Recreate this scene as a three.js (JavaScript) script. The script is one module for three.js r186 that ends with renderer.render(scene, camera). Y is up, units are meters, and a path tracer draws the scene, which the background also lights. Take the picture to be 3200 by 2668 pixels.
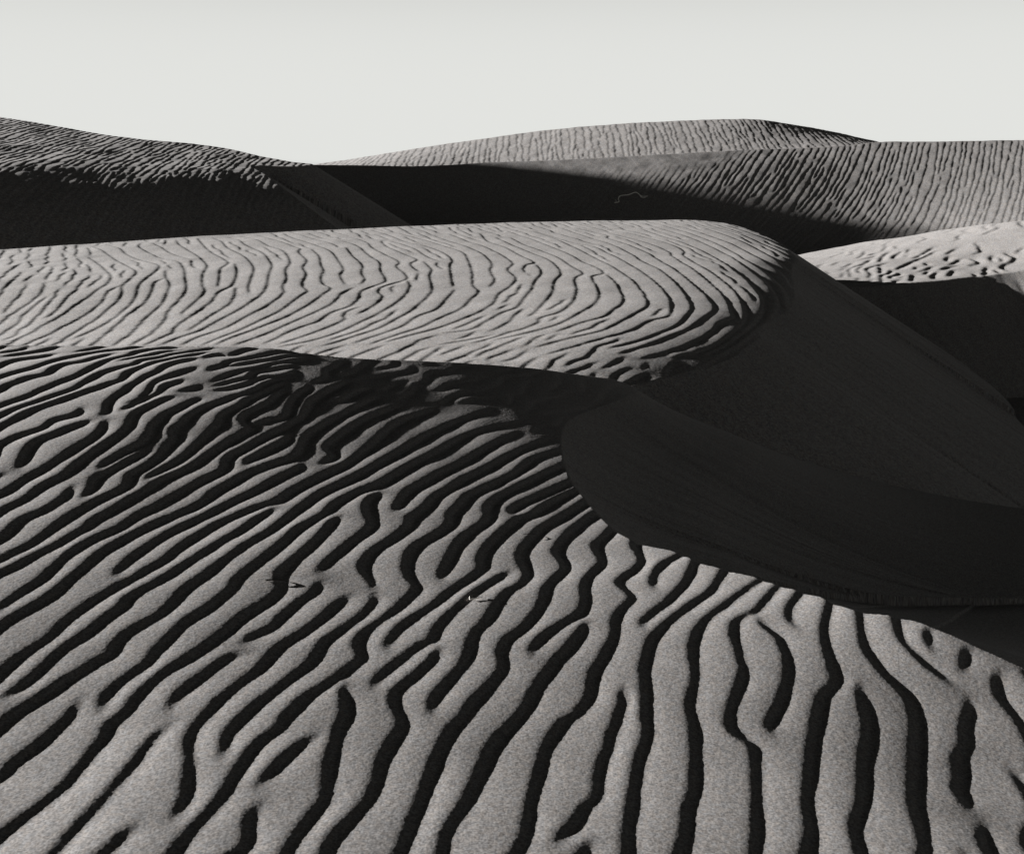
import * as THREE from 'three';
import { mergeGeometries } from 'three/addons/utils/BufferGeometryUtils.js';
import { createNoise2D } from 'simplex-noise';

// ---------------------------------------------------------------- camera, sky, sun, exposure
// The photographer stands on the near dune; x is right, y up, the view runs along -z. The eye is the origin of heights.
const FOCAL = 2389, CX = 1050, CY = 875.5;            // lens, in units of a 2100 x 1751 print
const PITCH = 12.52 * Math.PI / 180;
const scene = new THREE.Scene();
const camera = new THREE.PerspectiveCamera(2 * Math.atan(875.5 / FOCAL) * 180 / Math.PI, 1024 / 853, 0.1, 6000);
camera.position.set(0, 0, 0);
camera.rotation.set(-PITCH, 0, 0);
const SUN_EL = 12 * Math.PI / 180, SUN_AZ = 10 * Math.PI / 180;      // low sun, from the left and slightly from beyond
const SUN = [-Math.cos(SUN_EL) * Math.cos(SUN_AZ), Math.cos(SUN_EL) * Math.sin(SUN_AZ), Math.sin(SUN_EL)];   // (right, forward, up)
const EXPOSURE = 5.0;
const sun = new THREE.DirectionalLight(new THREE.Color(1, 0.975, 0.955), 5);
sun.position.set(SUN[0] * 60, SUN[2] * 60, -20 - SUN[1] * 60);
sun.target.position.set(0, 0, -20);
sun.castShadow = true;
sun.shadow.radius = 1;
sun.shadow.mapSize.set(4096, 4096);
Object.assign(sun.shadow.camera, { left: -45, right: 45, top: 30, bottom: -30, near: 1, far: 160 });
scene.add(sun, sun.target);
{ // clear air: a pale band of haze over the horizon, deepening upwards
  const W = 64, H = 512, d = new Float32Array(W * H * 4);
  for (let j = 0; j < H; j++) {
    const el = ((j + 0.5) / H - 0.5) * 180, e = Math.max(0, el);
    const k = 0.012 + 0.988 * Math.exp(-Math.pow(e / 12, 5));
    for (let i = 0; i < W; i++) {
      const o = (j * W + i) * 4, s = el < 0 ? 0.05 : 0.154 * k;
      d[o] = s * 0.99; d[o + 1] = s; d[o + 2] = s * 0.965; d[o + 3] = 1;
    }
  }
  const sky = new THREE.DataTexture(d, W, H, THREE.RGBAFormat, THREE.FloatType);
  sky.mapping = THREE.EquirectangularReflectionMapping;
  sky.magFilter = sky.minFilter = THREE.LinearFilter;
  sky.needsUpdate = true;
  scene.background = sky; scene.environment = sky;
}
const renderer = new THREE.WebGLRenderer({ antialias: true });
renderer.toneMapping = THREE.LinearToneMapping;
renderer.toneMappingExposure = EXPOSURE;
renderer.shadowMap.enabled = true;

// ---------------------------------------------------------------- helpers
let seed = 7;
const rnd = () => { seed = (seed + 0x6d2b79f5) | 0; let t = Math.imul(seed ^ (seed >>> 15), 1 | seed); t = (t + Math.imul(t ^ (t >>> 7), 61 | t)) ^ t; return ((t ^ (t >>> 14)) >>> 0) / 4294967296; };
const noise = createNoise2D(rnd), noiseB = createNoise2D(rnd);
const clamp = (x, a, b) => Math.min(b, Math.max(a, x)), smooth = (a, b, x) => { const t = clamp((x - a) / (b - a), 0, 1); return t * t * (3 - 2 * t); };
const names = {};
const numbered = (n) => { const k = names[n] = (names[n] ?? -1) + 1; return k ? `${n}_${String(k).padStart(3, '0')}` : n; };
const SP = Math.sin(PITCH), CP = Math.cos(PITCH);
// direction through a point of the print: [right per forward metre, up per forward metre]
function ray(u, v) {
  const dx = (u - CX) / FOCAL, dy = (CY - v) / FOCAL, f = CP + dy * SP;
  return [dx / f, (-SP + dy * CP) / f];
}
const point = (u, v, y) => { const [a, b] = ray(u, v); return [a * y, y, b * y]; };

// Smooth surface through surveyed heights (thin plate)
function plate(pts, stiff = 1e-4) {
  const n = pts.length, N = n + 3, A = Array.from({ length: N }, () => new Float64Array(N + 1));
  const U = (r2) => (r2 < 1e-12 ? 0 : 0.5 * r2 * Math.log(r2));
  for (let i = 0; i < n; i++) {
    for (let j = 0; j < n; j++) A[i][j] = U((pts[i][0] - pts[j][0]) ** 2 + (pts[i][1] - pts[j][1]) ** 2) + (i === j ? stiff : 0);
    A[i][n] = A[n][i] = 1; A[i][n + 1] = A[n + 1][i] = pts[i][0]; A[i][n + 2] = A[n + 2][i] = pts[i][1]; A[i][N] = pts[i][2];
  }
  for (let c = 0; c < N; c++) {
    let p = c;
    for (let r = c + 1; r < N; r++) if (Math.abs(A[r][c]) > Math.abs(A[p][c])) p = r;
    [A[c], A[p]] = [A[p], A[c]];
    for (let r = 0; r < N; r++) if (r !== c) { const k = A[r][c] / A[c][c]; if (k) for (let q = c; q <= N; q++) A[r][q] -= k * A[c][q]; }
  }
  const w = A.map((row, i) => row[N] / row[i]);
  return (x, y) => { let z = w[n] + w[n + 1] * x + w[n + 2] * y; for (let i = 0; i < n; i++) z += w[i] * U((x - pts[i][0]) ** 2 + (y - pts[i][1]) ** 2); return z; };
}
// Tabulated copy of a surface, read back with cubic interpolation
function table(fn, x0, x1, y0, y1, s) {
  x0 -= 3 * s; y0 -= 3 * s;
  const nx = Math.ceil((x1 - x0) / s) + 5, ny = Math.ceil((y1 - y0) / s) + 5, a = new Float64Array(nx * ny);
  for (let j = 0; j < ny; j++) for (let i = 0; i < nx; i++) a[j * nx + i] = fn(x0 + i * s, y0 + j * s);
  const cub = (p, q, r, t, f) => q + 0.5 * f * (r - p + f * (2 * p - 5 * q + 4 * r - t + f * (3 * (q - r) + t - p)));
  return (x, y) => {
    const fx = clamp((x - x0) / s, 1, nx - 3.001), fy = clamp((y - y0) / s, 1, ny - 3.001), i = Math.floor(fx), j = Math.floor(fy), u = fx - i, v = fy - j;
    const row = (k) => { const o = k * nx + i; return cub(a[o - 1], a[o], a[o + 1], a[o + 2], u); };
    return cub(row(j - 1), row(j), row(j + 1), row(j + 2), v);
  };
}
// Where the line of sight through (u, v) meets a surface
function meet(surface, u, v, near, far) {
  const [a, b] = ray(u, v), f = (y) => b * y - surface(a * y, y);
  let y = near, s = (far - near) / 400;
  if (f(y) < 0) return null;
  while (y < far && f(y) > 0) y += s;
  if (y >= far) return null;
  let lo = y - s, hi = y;
  for (let k = 0; k < 20; k++) { const m = (lo + hi) / 2; if (f(m) > 0) lo = m; else hi = m; }
  return [a * hi, hi];
}
// Survey crops of the print: letter -> [left, top, scale] in 3200 x 2668 units
const CROPS = {
  A: [270, 1800, 3], B: [870, 1800, 3], C: [1470, 1800, 3], E: [2240, 1800, 3], D: [870, 1300, 3], H: [1470, 1300, 3], R: [1300, 1300, 1.5918],
  P: [280, 1300, 5.25], Q: [580, 1300, 5.25], S: [280, 1550, 5.25], T: [580, 1550, 5.25], U: [280, 1075, 5.25], V: [580, 1075, 5.25], W: [880, 1090, 4.2],
  K: [270, 680, 3], L: [870, 680, 3], M: [1470, 680, 3], N: [1900, 660, 2.9186],
  F: [270, 390, 2.625], G: [2130, 350, 2.625], I: [1400, 350, 2.625], J: [2400, 690, 3.889], O: [950, 360, 3.5], Z: [0, 0, 1.52381],
};
function trace(...parts) {
  const out = [];
  for (let k = 0; k < parts.length; k += 2) {
    const [x0, y0, s] = CROPS[parts[k]], a = parts[k + 1];
    for (let i = 0; i < a.length; i += 2) out.push([(x0 + a[i] / s) * 0.65625, (y0 + a[i + 1] / s) * 0.65625]);
  }
  return out;
}
// print polyline -> evenly stepped curve on a surface, in plan
function lay(surface, line, near, far, step) {
  const p = line.map(([u, v]) => meet(surface, u, v, near, far)).filter(Boolean);
  if (p.length < 2) return null;
  const l = even(p, step), a = line[0], b = line[line.length - 1];
  l.tail = b[0] < 225 || b[1] > 1525; l.head = a[0] > 1895 && a[1] > 1250;
  return l;
}
function even(p, step) {
  const c = new THREE.CatmullRomCurve3(p.map(([x, y]) => new THREE.Vector3(x, y, 0)), false, 'centripetal');
  const n = Math.max(3, Math.round(c.getLength() / step));
  c.arcLengthDivisions = n * 2; c.updateArcLengths();
  return c.getSpacedPoints(n).map((q) => [q.x, q.y]);
}
// Points hashed by cell, for the distance between ripples
class Near {
  constructor(cell) { this.c = cell; this.m = new Map(); }
  add(x, y, id) { const k = Math.floor(x / this.c) * 100003 + Math.floor(y / this.c); let a = this.m.get(k); if (!a) this.m.set(k, a = []); a.push(x, y, id); }
  dist(x, y, skip = -1) {
    const i = Math.floor(x / this.c), j = Math.floor(y / this.c); let d = this.c;
    for (let p = -1; p < 2; p++) for (let q = -1; q < 2; q++) {
      const a = this.m.get((i + p) * 100003 + j + q);
      if (a) for (let k = 0; k < a.length; k += 3) if (a[k + 2] !== skip) { const e = Math.hypot(a[k] - x, a[k + 1] - y); if (e < d) d = e; }
    }
    return d;
  }
}
// Direction of the ripples everywhere, spread out from known strokes
function directions(strokes, x0, x1, y0, y1, c) {
  const nx = Math.ceil((x1 - x0) / c) + 1, ny = Math.ceil((y1 - y0) / c) + 1, n = nx * ny;
  const A = new Float64Array(n), B = new Float64Array(n), fix = new Float64Array(n);
  for (const s of strokes) for (let k = 1; k < s.length; k++) {
    const dx = s[k][0] - s[k - 1][0], dy = s[k][1] - s[k - 1][1], i = Math.round((s[k][0] - x0) / c), j = Math.round((s[k][1] - y0) / c);
    if (i < 0 || j < 0 || i >= nx || j >= ny) continue;
    const t = 2 * Math.atan2(dy, dx), o = j * nx + i; A[o] += Math.cos(t); B[o] += Math.sin(t); fix[o]++;
  }
  let ma = 0, mb = 0;
  for (let o = 0; o < n; o++) if (fix[o]) { const l = Math.hypot(A[o], B[o]) || 1; A[o] /= l; B[o] /= l; ma += A[o]; mb += B[o]; }
  const l = Math.hypot(ma, mb) || 1;
  for (let o = 0; o < n; o++) if (!fix[o]) { A[o] = ma / l; B[o] = mb / l; }
  for (let it = 0; it < 240; it++) for (let j = 0; j < ny; j++) for (let i = 0; i < nx; i++) {
    const o = j * nx + i, a = j ? o - nx : o, b = j < ny - 1 ? o + nx : o, p = i ? o - 1 : o, q = i < nx - 1 ? o + 1 : o, w = fix[o] ? 0.15 : 1.7;
    A[o] += w * ((A[a] + A[b] + A[p] + A[q]) / 4 - A[o]); B[o] += w * ((B[a] + B[b] + B[p] + B[q]) / 4 - B[o]);
  }
  return (x, y) => { const i = clamp(Math.round((x - x0) / c), 0, nx - 1), j = clamp(Math.round((y - y0) / c), 0, ny - 1), o = j * nx + i; return 0.5 * Math.atan2(B[o], A[o]); };
}
// Carries lines on past the edge of the survey
function prolong(lines, dir, inside, lambda) {
  const near = new Near(lambda), d = lambda * 0.1;
  lines.forEach((l, id) => { for (let k = 0; k < l.length; k += 2) near.add(l[k][0], l[k][1], id); });
  lines.forEach((l, id) => {
    for (const end of [l.tail && 1, l.head && -1]) {
      if (!end) continue;
      const n = l.length, e = end > 0 ? l[n - 1] : l[0], f = end > 0 ? l[n - 9] ?? l[0] : l[8] ?? l[n - 1];
      let [x, y] = e, a = Math.atan2(e[1] - f[1], e[0] - f[0]);
      for (let k = 0; k < 160; k++) {
        let b = dir(x, y) + 0.3 * noise(x * 4, y * 4); while (b - a > Math.PI / 2) b -= Math.PI; while (b - a < -Math.PI / 2) b += Math.PI;
        a += 0.25 * (b - a); x += Math.cos(a) * d; y += Math.sin(a) * d;
        if (!inside(x, y) || near.dist(x, y, id) < lambda * 0.5) break;
        near.add(x, y, id);
        if (end > 0) l.push([x, y]); else l.unshift([x, y]);
      }
    }
  });
}
// More ripple lines where none is known: evenly spaced, following the directions, ending where they crowd
function fill(lines, dir, inside, o) {
  const { lambda, wander = 0.45, longest = 30, shortest = 1.5, close = 0.5, most = 4000, gaps = 0 } = o;
  const near = new Near(lambda * 1.3), step = lambda * 0.2, made = [], queue = [];
  lines.forEach((l, id) => { for (let k = 0; k < l.length; k += 2) near.add(l[k][0], l[k][1], id); queue.push(l); });
  let id = lines.length;
  const heading = (x, y) => dir(x, y) + wander * (noise(x / (lambda * 2.6), y / (lambda * 2.6)) + 0.6 * noiseB(x / (lambda * 1.2), y / (lambda * 1.2)));
  function grow(x, y) {
    if (!inside(x, y) || near.dist(x, y) < lambda * 0.78) return;
    const half = (s) => {
      const out = []; let px = x, py = y, a = heading(x, y) + (s < 0 ? Math.PI : 0);
      const L = longest * lambda * (0.15 + 0.85 * rnd() * rnd());
      for (let k = 0; k * step < L; k++) {
        let b = heading(px, py); while (b - a > Math.PI / 2) b -= Math.PI; while (b - a < -Math.PI / 2) b += Math.PI;
        a = b; px += Math.cos(a) * step; py += Math.sin(a) * step;
        if (!inside(px, py) || near.dist(px, py) < lambda * close) break;
        out.push([px, py]);
      }
      return out;
    };
    const l = [...half(-1).reverse(), [x, y], ...half(1)];
    if (l.length * step < shortest * lambda) return;
    let s = 0;
    for (let k = 1; k < l.length; k++) s += (l[k][1] - l[k - 1][1]) * SUN[0] - (l[k][0] - l[k - 1][0]) * SUN[1];
    if (s < 0) l.reverse();
    for (const q of l) near.add(q[0], q[1], id);
    id++;
    made.push(l); queue.push(l);
  }
  for (let k = 0; k < (o.seeds ?? 400); k++) grow(o.box[0] + rnd() * (o.box[1] - o.box[0]), o.box[2] + rnd() * (o.box[3] - o.box[2]));
  while (queue.length && made.length < most) {
    const l = queue.splice(Math.floor(rnd() * queue.length), 1)[0];
    for (let k = 0; k < l.length; k += 2) {
      const p = l[Math.max(0, k - 1)], q = l[Math.min(l.length - 1, k + 1)], e = Math.hypot(q[0] - p[0], q[1] - p[1]) || 1, w = lambda * (0.85 + 0.35 * rnd()) / e, s = rnd() < 0.5 ? 1 : -1;
      grow(l[k][0] + s * w * (q[1] - p[1]), l[k][1] - s * w * (q[0] - p[0]));
      grow(l[k][0] - s * w * (q[1] - p[1]), l[k][1] + s * w * (q[0] - p[0]));
    }
  }
  const kept = gaps ? made.filter(() => rnd() > gaps) : made;
  return kept;
}
// Heights of the ripples: a steep lee step along every line, a gentle rise from each trough to the next crest
function ripples(g, lines, o) {
  const { nx, ny, x0, y0, s } = g, n = nx * ny, sum = new Float32Array(n), cnt = new Float32Array(n), h = new Float32Array(n);
  for (const l of lines) {
    const step = Math.hypot(l[1][0] - l[0][0], l[1][1] - l[0][1]) || s, sub = Math.max(1, Math.ceil(step / (s * 0.6)));
    const ends = o.taper / step, seedL = l[0][0] * 7.1 + l[0][1] * 3.3;
    for (let k = 0; k < l.length - 1; k++) for (let q = 0; q < sub; q++) {
      const f = q / sub, x = l[k][0] + f * (l[k + 1][0] - l[k][0]), y = l[k][1] + f * (l[k + 1][1] - l[k][1]);
      const dx = l[k + 1][0] - l[k][0], dy = l[k + 1][1] - l[k][1], e = Math.hypot(dx, dy) || 1, nxr = dy / e, nyr = -dx / e;
      const t = smooth(0, 1, Math.min(k + f, l.length - 1 - k - f) / ends);
      const a = (l.k ?? 1) * o.height(x, y) * 0.5 * (0.35 + 0.65 * t) * (1 + 0.18 * noise(x / o.lambda / 1.7 + seedL, y / o.lambda / 1.7));
      const w = Math.max(s * 1.0, a * 2 / 0.62), c = o.shift(x, y);
      for (const [d, val] of [[c + w / 2, a], [c - w / 2, -a]]) {
        const i = Math.round((x + nxr * d - x0) / s), j = Math.round((y + nyr * d - y0) / s);
        if (i < 0 || j < 0 || i >= nx || j >= ny) continue;
        sum[j * nx + i] += val; cnt[j * nx + i]++;
      }
    }
  }
  for (let k = 0; k < n; k++) if (cnt[k]) h[k] = sum[k] / cnt[k];
  const leak = o.leak ?? 0.002;
  for (let it = 0; it < (o.passes ?? 120); it++) {
    for (let c = 0; c < 2; c++) for (let j = 1; j < ny - 1; j++) for (let i = 1 + ((j + c) & 1); i < nx - 1; i += 2) {
      const k = j * nx + i;
      if (cnt[k]) continue;
      h[k] += 1.75 * ((h[k - 1] + h[k + 1] + h[k - nx] + h[k + nx]) * 0.25 * (1 - leak) - h[k]);
    }
  }
  const out = new Float32Array(n);
  // windward sides rounded over towards the crest
  for (let j = 0; j < ny; j++) for (let i = 0; i < nx; i++) {
    const k = j * nx + i, a = o.height(x0 + i * s, y0 + j * s) * 0.5, t = clamp((h[k] / a + 1) / 2, 0, 1);
    h[k] = a * (2 * (1 - Math.pow(1 - t, o.round ?? 1.6)) - 1);
  }
  for (let r = 0; r < (o.soften ?? 1); r++) {
    const src = r ? Float32Array.from(out) : h, w = Math.min(1, (o.soften ?? 1) - r);
    for (let j = 1; j < ny - 1; j++) for (let i = 1; i < nx - 1; i++) {
      const k = j * nx + i;
      out[k] = (4 * src[k] + 2 * (src[k - 1] + src[k + 1] + src[k - nx] + src[k + nx]) + src[k - nx - 1] + src[k - nx + 1] + src[k + nx - 1] + src[k + nx + 1]) / 16 * w + (1 - w) * src[k];
    }
  }
  return out;
}
function within(poly, x, y) {
  let c = false;
  for (let i = 0, j = poly.length - 1; i < poly.length; j = i++) if ((poly[i][1] > y) !== (poly[j][1] > y) && x < ((poly[j][0] - poly[i][0]) * (y - poly[i][1])) / (poly[j][1] - poly[i][1]) + poly[i][0]) c = !c;
  return c;
}
// distance to an open polyline, and the nearest point
function nearest(line, x, y) {
  let best = 1e9, bx = 0, by = 0, at = 0;
  for (let k = 0; k < line.length - 1; k++) {
    const [ax, ay] = line[k], dx = line[k + 1][0] - ax, dy = line[k + 1][1] - ay, t = clamp(((x - ax) * dx + (y - ay) * dy) / (dx * dx + dy * dy || 1), 0, 1);
    const px = ax + t * dx, py = ay + t * dy, d = (px - x) ** 2 + (py - y) ** 2;
    if (d < best) { best = d; bx = px; by = py; at = k + t; }
  }
  return [Math.sqrt(best), bx, by, at];
}

// ---------------------------------------------------------------- sand
function grainTexture(size, fn) {
  const d = new Uint8Array(size * size * 4);
  for (let j = 0; j < size; j++) for (let i = 0; i < size; i++) { const [r, g, b] = fn(i, j), o = (j * size + i) * 4; d[o] = r; d[o + 1] = g; d[o + 2] = b; d[o + 3] = 255; }
  const t = new THREE.DataTexture(d, size, size);
  t.wrapS = t.wrapT = THREE.RepeatWrapping; t.magFilter = THREE.LinearFilter; t.minFilter = THREE.LinearMipmapLinearFilter; t.generateMipmaps = true; t.needsUpdate = true;
  return t;
}
const TS = 1024, specks = new Float32Array(TS * TS), specksB = new Float32Array(TS * TS);
for (let k = 0; k < TS * TS; k++) { specks[k] = rnd() + rnd() - 1; specksB[k] = rnd(); }
const wrap = (a, i, j) => a[((j + TS) % TS) * TS + ((i + TS) % TS)];
const soft = (a, i, j) => (2 * wrap(a, i, j) + wrap(a, i - 1, j) + wrap(a, i + 1, j) + wrap(a, i, j - 1) + wrap(a, i, j + 1)) / 6;
const grainColour = grainTexture(TS, (i, j) => {
  const v = 215 * (1 + 0.34 * soft(specks, i, j) + 0.18 * specks[j * TS + i]) , w = 1 + 0.035 * (wrap(specksB, i >> 2, j >> 2) - 0.5), k = clamp(v, 90, 255);
  return [clamp(k * w, 0, 255), k * 0.985, clamp(k * 0.975 / w, 0, 255)];
});
grainColour.colorSpace = THREE.SRGBColorSpace;
const grainBump = grainTexture(TS, (i, j) => { const v = clamp(128 + 150 * soft(specks, i, j), 0, 255); return [v, v, v]; });
function sand(albedo, metres, bump) {
  const c = grainColour.clone(), b = grainBump.clone();
  c.repeat.set(1 / metres, 1 / metres); b.repeat.set(1 / metres, 1 / metres); c.needsUpdate = b.needsUpdate = true;
  const m = new THREE.MeshStandardMaterial({ color: new THREE.Color(albedo, albedo * 0.985, albedo * 0.975), map: c, bumpMap: b, bumpScale: bump, roughness: 0.95, metalness: 0 });
  return m;
}
const ALBEDO = 0.2;
const sandNear = sand(ALBEDO, 2.6, 0.0005), sandMiddle = sand(ALBEDO, 5.2, 0.0008), sandFar = sand(ALBEDO, 11, 0.0012);

// A dune: heightfield on a plan grid; beyond its brink line the sand falls at the angle of repose
function dune(o) {
  const { x0, x1, y0, y1, s } = o, nx = Math.ceil((x1 - x0) / s) + 1, ny = Math.ceil((y1 - y0) / s) + 1, g = { x0, y0, s, nx, ny };
  const rip = o.lines ? ripples(g, o.lines, o.ripple) : new Float32Array(nx * ny);
  const z = new Float32Array(nx * ny), slip = new Uint8Array(nx * ny), floor = o.floor ?? -2.75;
  for (let j = 0; j < ny; j++) for (let i = 0; i < nx; i++) {
    const x = x0 + i * s, y = y0 + j * s, k = j * nx + i;
    if (o.cull && o.cull(x, y)) { z[k] = NaN; continue; }
    if (!o.poly || within(o.poly, x, y)) {
      const edge = o.brink ? nearest(o.brink, x, y)[0] : 9;
      z[k] = o.surface(x, y) + rip[k] * (o.fade ? o.fade(x, y, edge) : 1) + o.rough * (noise(x * 1.3, y * 1.3) + 0.3 * noise(x * 3.1, y * 3.1)) + (o.micro ?? 0.0003) * o.grain * noiseB(x / (0.02 * o.grain), y / (0.02 * o.grain));
      z[k] = Math.max(z[k], floor);
    } else {
      const [d, bx, by, at] = nearest(o.brink, x, y);
      const i2 = clamp(Math.round((bx - x0) / s), 0, nx - 1), j2 = clamp(Math.round((by - y0) / s), 0, ny - 1);
      const slope = o.slope ? o.slope(at / (o.brink.length - 1), d) : 0.625;
      z[k] = o.surface(bx, by) + rip[j2 * nx + i2] * (o.fade ? o.fade(bx, by, 0) : 1) * Math.exp(-d / (o.ripple?.lambda ?? 0.2) * 2) - slope * d + 0.004 * o.grain * noise(bx * 5, by * 5) * smooth(0, 0.3, d) + 0.0006 * o.grain * noiseB(x / 0.03, y / 0.03);
      if (o.join) z[k] = o.join(x, y, z[k], d);
      slip[k] = 1;
      if (z[k] < floor || d > (o.reachAt ? o.reachAt(bx, by) : o.reach ?? 99)) z[k] = NaN;
    }
  }
  const normal = (i, j) => {
    const k = j * nx + i, at = (p, q) => { const v = z[clamp(q, 0, ny - 1) * nx + clamp(p, 0, nx - 1)]; return Number.isNaN(v) ? z[k] : v; };
    const gx = (at(i + 1, j) - at(i - 1, j)) / (2 * s), gy = (at(i, j + 1) - at(i, j - 1)) / (2 * s), l = Math.hypot(gx, gy, 1);
    return [-gx / l, 1 / l, gy / l];
  };
  const parts = [0, 1].map((want) => {
    const index = [], id = new Int32Array(nx * ny).fill(-1), P = [], Nn = [], UV = [];
    const vert = (i, j) => {
      const k = j * nx + i;
      if (id[k] < 0) { id[k] = P.length / 3; const x = x0 + i * s, y = y0 + j * s; P.push(x, z[k], -y); Nn.push(...normal(i, j)); UV.push(x, y); }
      return id[k];
    };
    const tol = s * (want ? 0.02 : 0.004);
    const cell = (i, j) => {
      const k = j * nx + i, a = z[k], b = z[k + 1], c = z[k + nx], d = z[k + nx + 1];
      if (Number.isNaN(a + b + c + d) || (slip[k] + slip[k + 1] + slip[k + nx] + slip[k + nx + 1] > 2 ? 1 : 0) !== want) return;
      const v0 = vert(i, j), v1 = vert(i + 1, j), v2 = vert(i, j + 1), v3 = vert(i + 1, j + 1);
      if (Math.abs(a - d) < Math.abs(b - c)) index.push(v0, v1, v3, v0, v3, v2); else index.push(v0, v1, v2, v1, v3, v2);
    };
    // even stretches in larger facets, down to single cells where there is relief
    const block = (i, j, n) => {
      if (i >= nx - 1 || j >= ny - 1) return;
      if (n > 1) {
        let flat = i + n < nx && j + n < ny;
        if (flat) {
          const a = z[j * nx + i], b = z[j * nx + i + n], c = z[(j + n) * nx + i], d = z[(j + n) * nx + i + n];
          for (let q = 0; q <= n && flat; q++) for (let p = 0; p <= n; p++) {
            const k = (j + q) * nx + i + p, u = p / n, v = q / n, e = (a * (1 - u) + b * u) * (1 - v) + (c * (1 - u) + d * u) * v - z[k];
            if (!(Math.abs(e) < tol) || slip[k] !== want) { flat = false; break; }
          }
        }
        if (flat) { const v0 = vert(i, j), v1 = vert(i + n, j), v2 = vert(i, j + n), v3 = vert(i + n, j + n); index.push(v0, v1, v3, v0, v3, v2); return; }
        const m = n / 2; block(i, j, m); block(i + m, j, m); block(i, j + m, m); block(i + m, j + m, m); return;
      }
      cell(i, j);
    };
    for (let j = 0; j < ny - 1; j += 8) for (let i = 0; i < nx - 1; i += 8) block(i, j, 8);
    if (!index.length) return null;
    const geo = new THREE.BufferGeometry();
    geo.setAttribute('position', new THREE.Float32BufferAttribute(P, 3));
    geo.setAttribute('normal', new THREE.Float32BufferAttribute(Nn, 3));
    geo.setAttribute('uv', new THREE.Float32BufferAttribute(UV, 2));
    geo.setIndex(index);
    return geo;
  });
  const root = new THREE.Group();
  root.name = numbered('sand_dune');
  root.userData = { label: o.label, category: 'dune', kind: 'structure' };
  parts.forEach((geo, w) => {
    if (!geo) return;
    const m = new THREE.Mesh(geo, o.material);
    m.name = w ? 'slip_face' : 'windward_slope'; m.castShadow = m.receiveShadow = true;
    root.add(m);
  });
  scene.add(root);
  root.userData.lit = undefined; delete root.userData.lit;
  const slipAt = (x, y) => { const [d, bx, by] = nearest(o.brink, x, y); return o.surface(bx, by) - 0.625 * d; };
  const height = (x, y) => {
    const fx = clamp((x - x0) / s, 0, nx - 1.001), fy = clamp((y - y0) / s, 0, ny - 1.001), i = Math.floor(fx), j = Math.floor(fy), u = fx - i, v = fy - j, k = j * nx + i;
    return (z[k] * (1 - u) + z[k + 1] * u) * (1 - v) + (z[k + nx] * (1 - u) + z[k + nx + 1] * u) * v;
  };
  return { root, height, slipAt };
}

// ---------------------------------------------------------------- the near dune
const NS = 0.87;
const nearPts = [
  [0, 1551, 2.8], [180, 1551, 2.83], [1050, 1551, 3.0], [1920, 1551, 3.18], [2100, 1551, 3.22], [180, 1751, 2.4], [1050, 1751, 2.52], [2000, 1751, 2.68],
  [400, 1300, 3.5], [1000, 1300, 3.66], [1700, 1350, 3.66], [100, 1150, 3.88], [400, 1000, 4.64], [800, 1000, 4.9], [1170, 985, 5.35],
  [0, 708, 6.3], [180, 712, 6.38], [500, 716, 6.55], [700, 735, 6.7], [1000, 748, 7.12], [1100, 758, 7.25], [1200, 771, 7.46], [1290, 788, 7.75], [1210, 830, 6.9], [300, 850, 5.32], [700, 850, 5.76], [900, 850, 6.02], [1145, 870, 6.24], [1250, 1070, 4.9], [1600, 1205, 4.2], [1920, 1290, 3.88],
].map(([u, v, y]) => point(u, v, y * NS)).concat([[-1.5, 1.6, -1.63], [1.6, 1.6, -1.79], [4.5, 5, -1.75], [3, 8, -2.4], [-4.8, 5, -1.0], [-4.5, 8.5, -0.8], [0, 9, -1.25]].map((q) => q.map((c) => c * NS)));
const nearSurface = table(plate(nearPts), -5, 4.6, 1, 9, 0.09);
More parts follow.
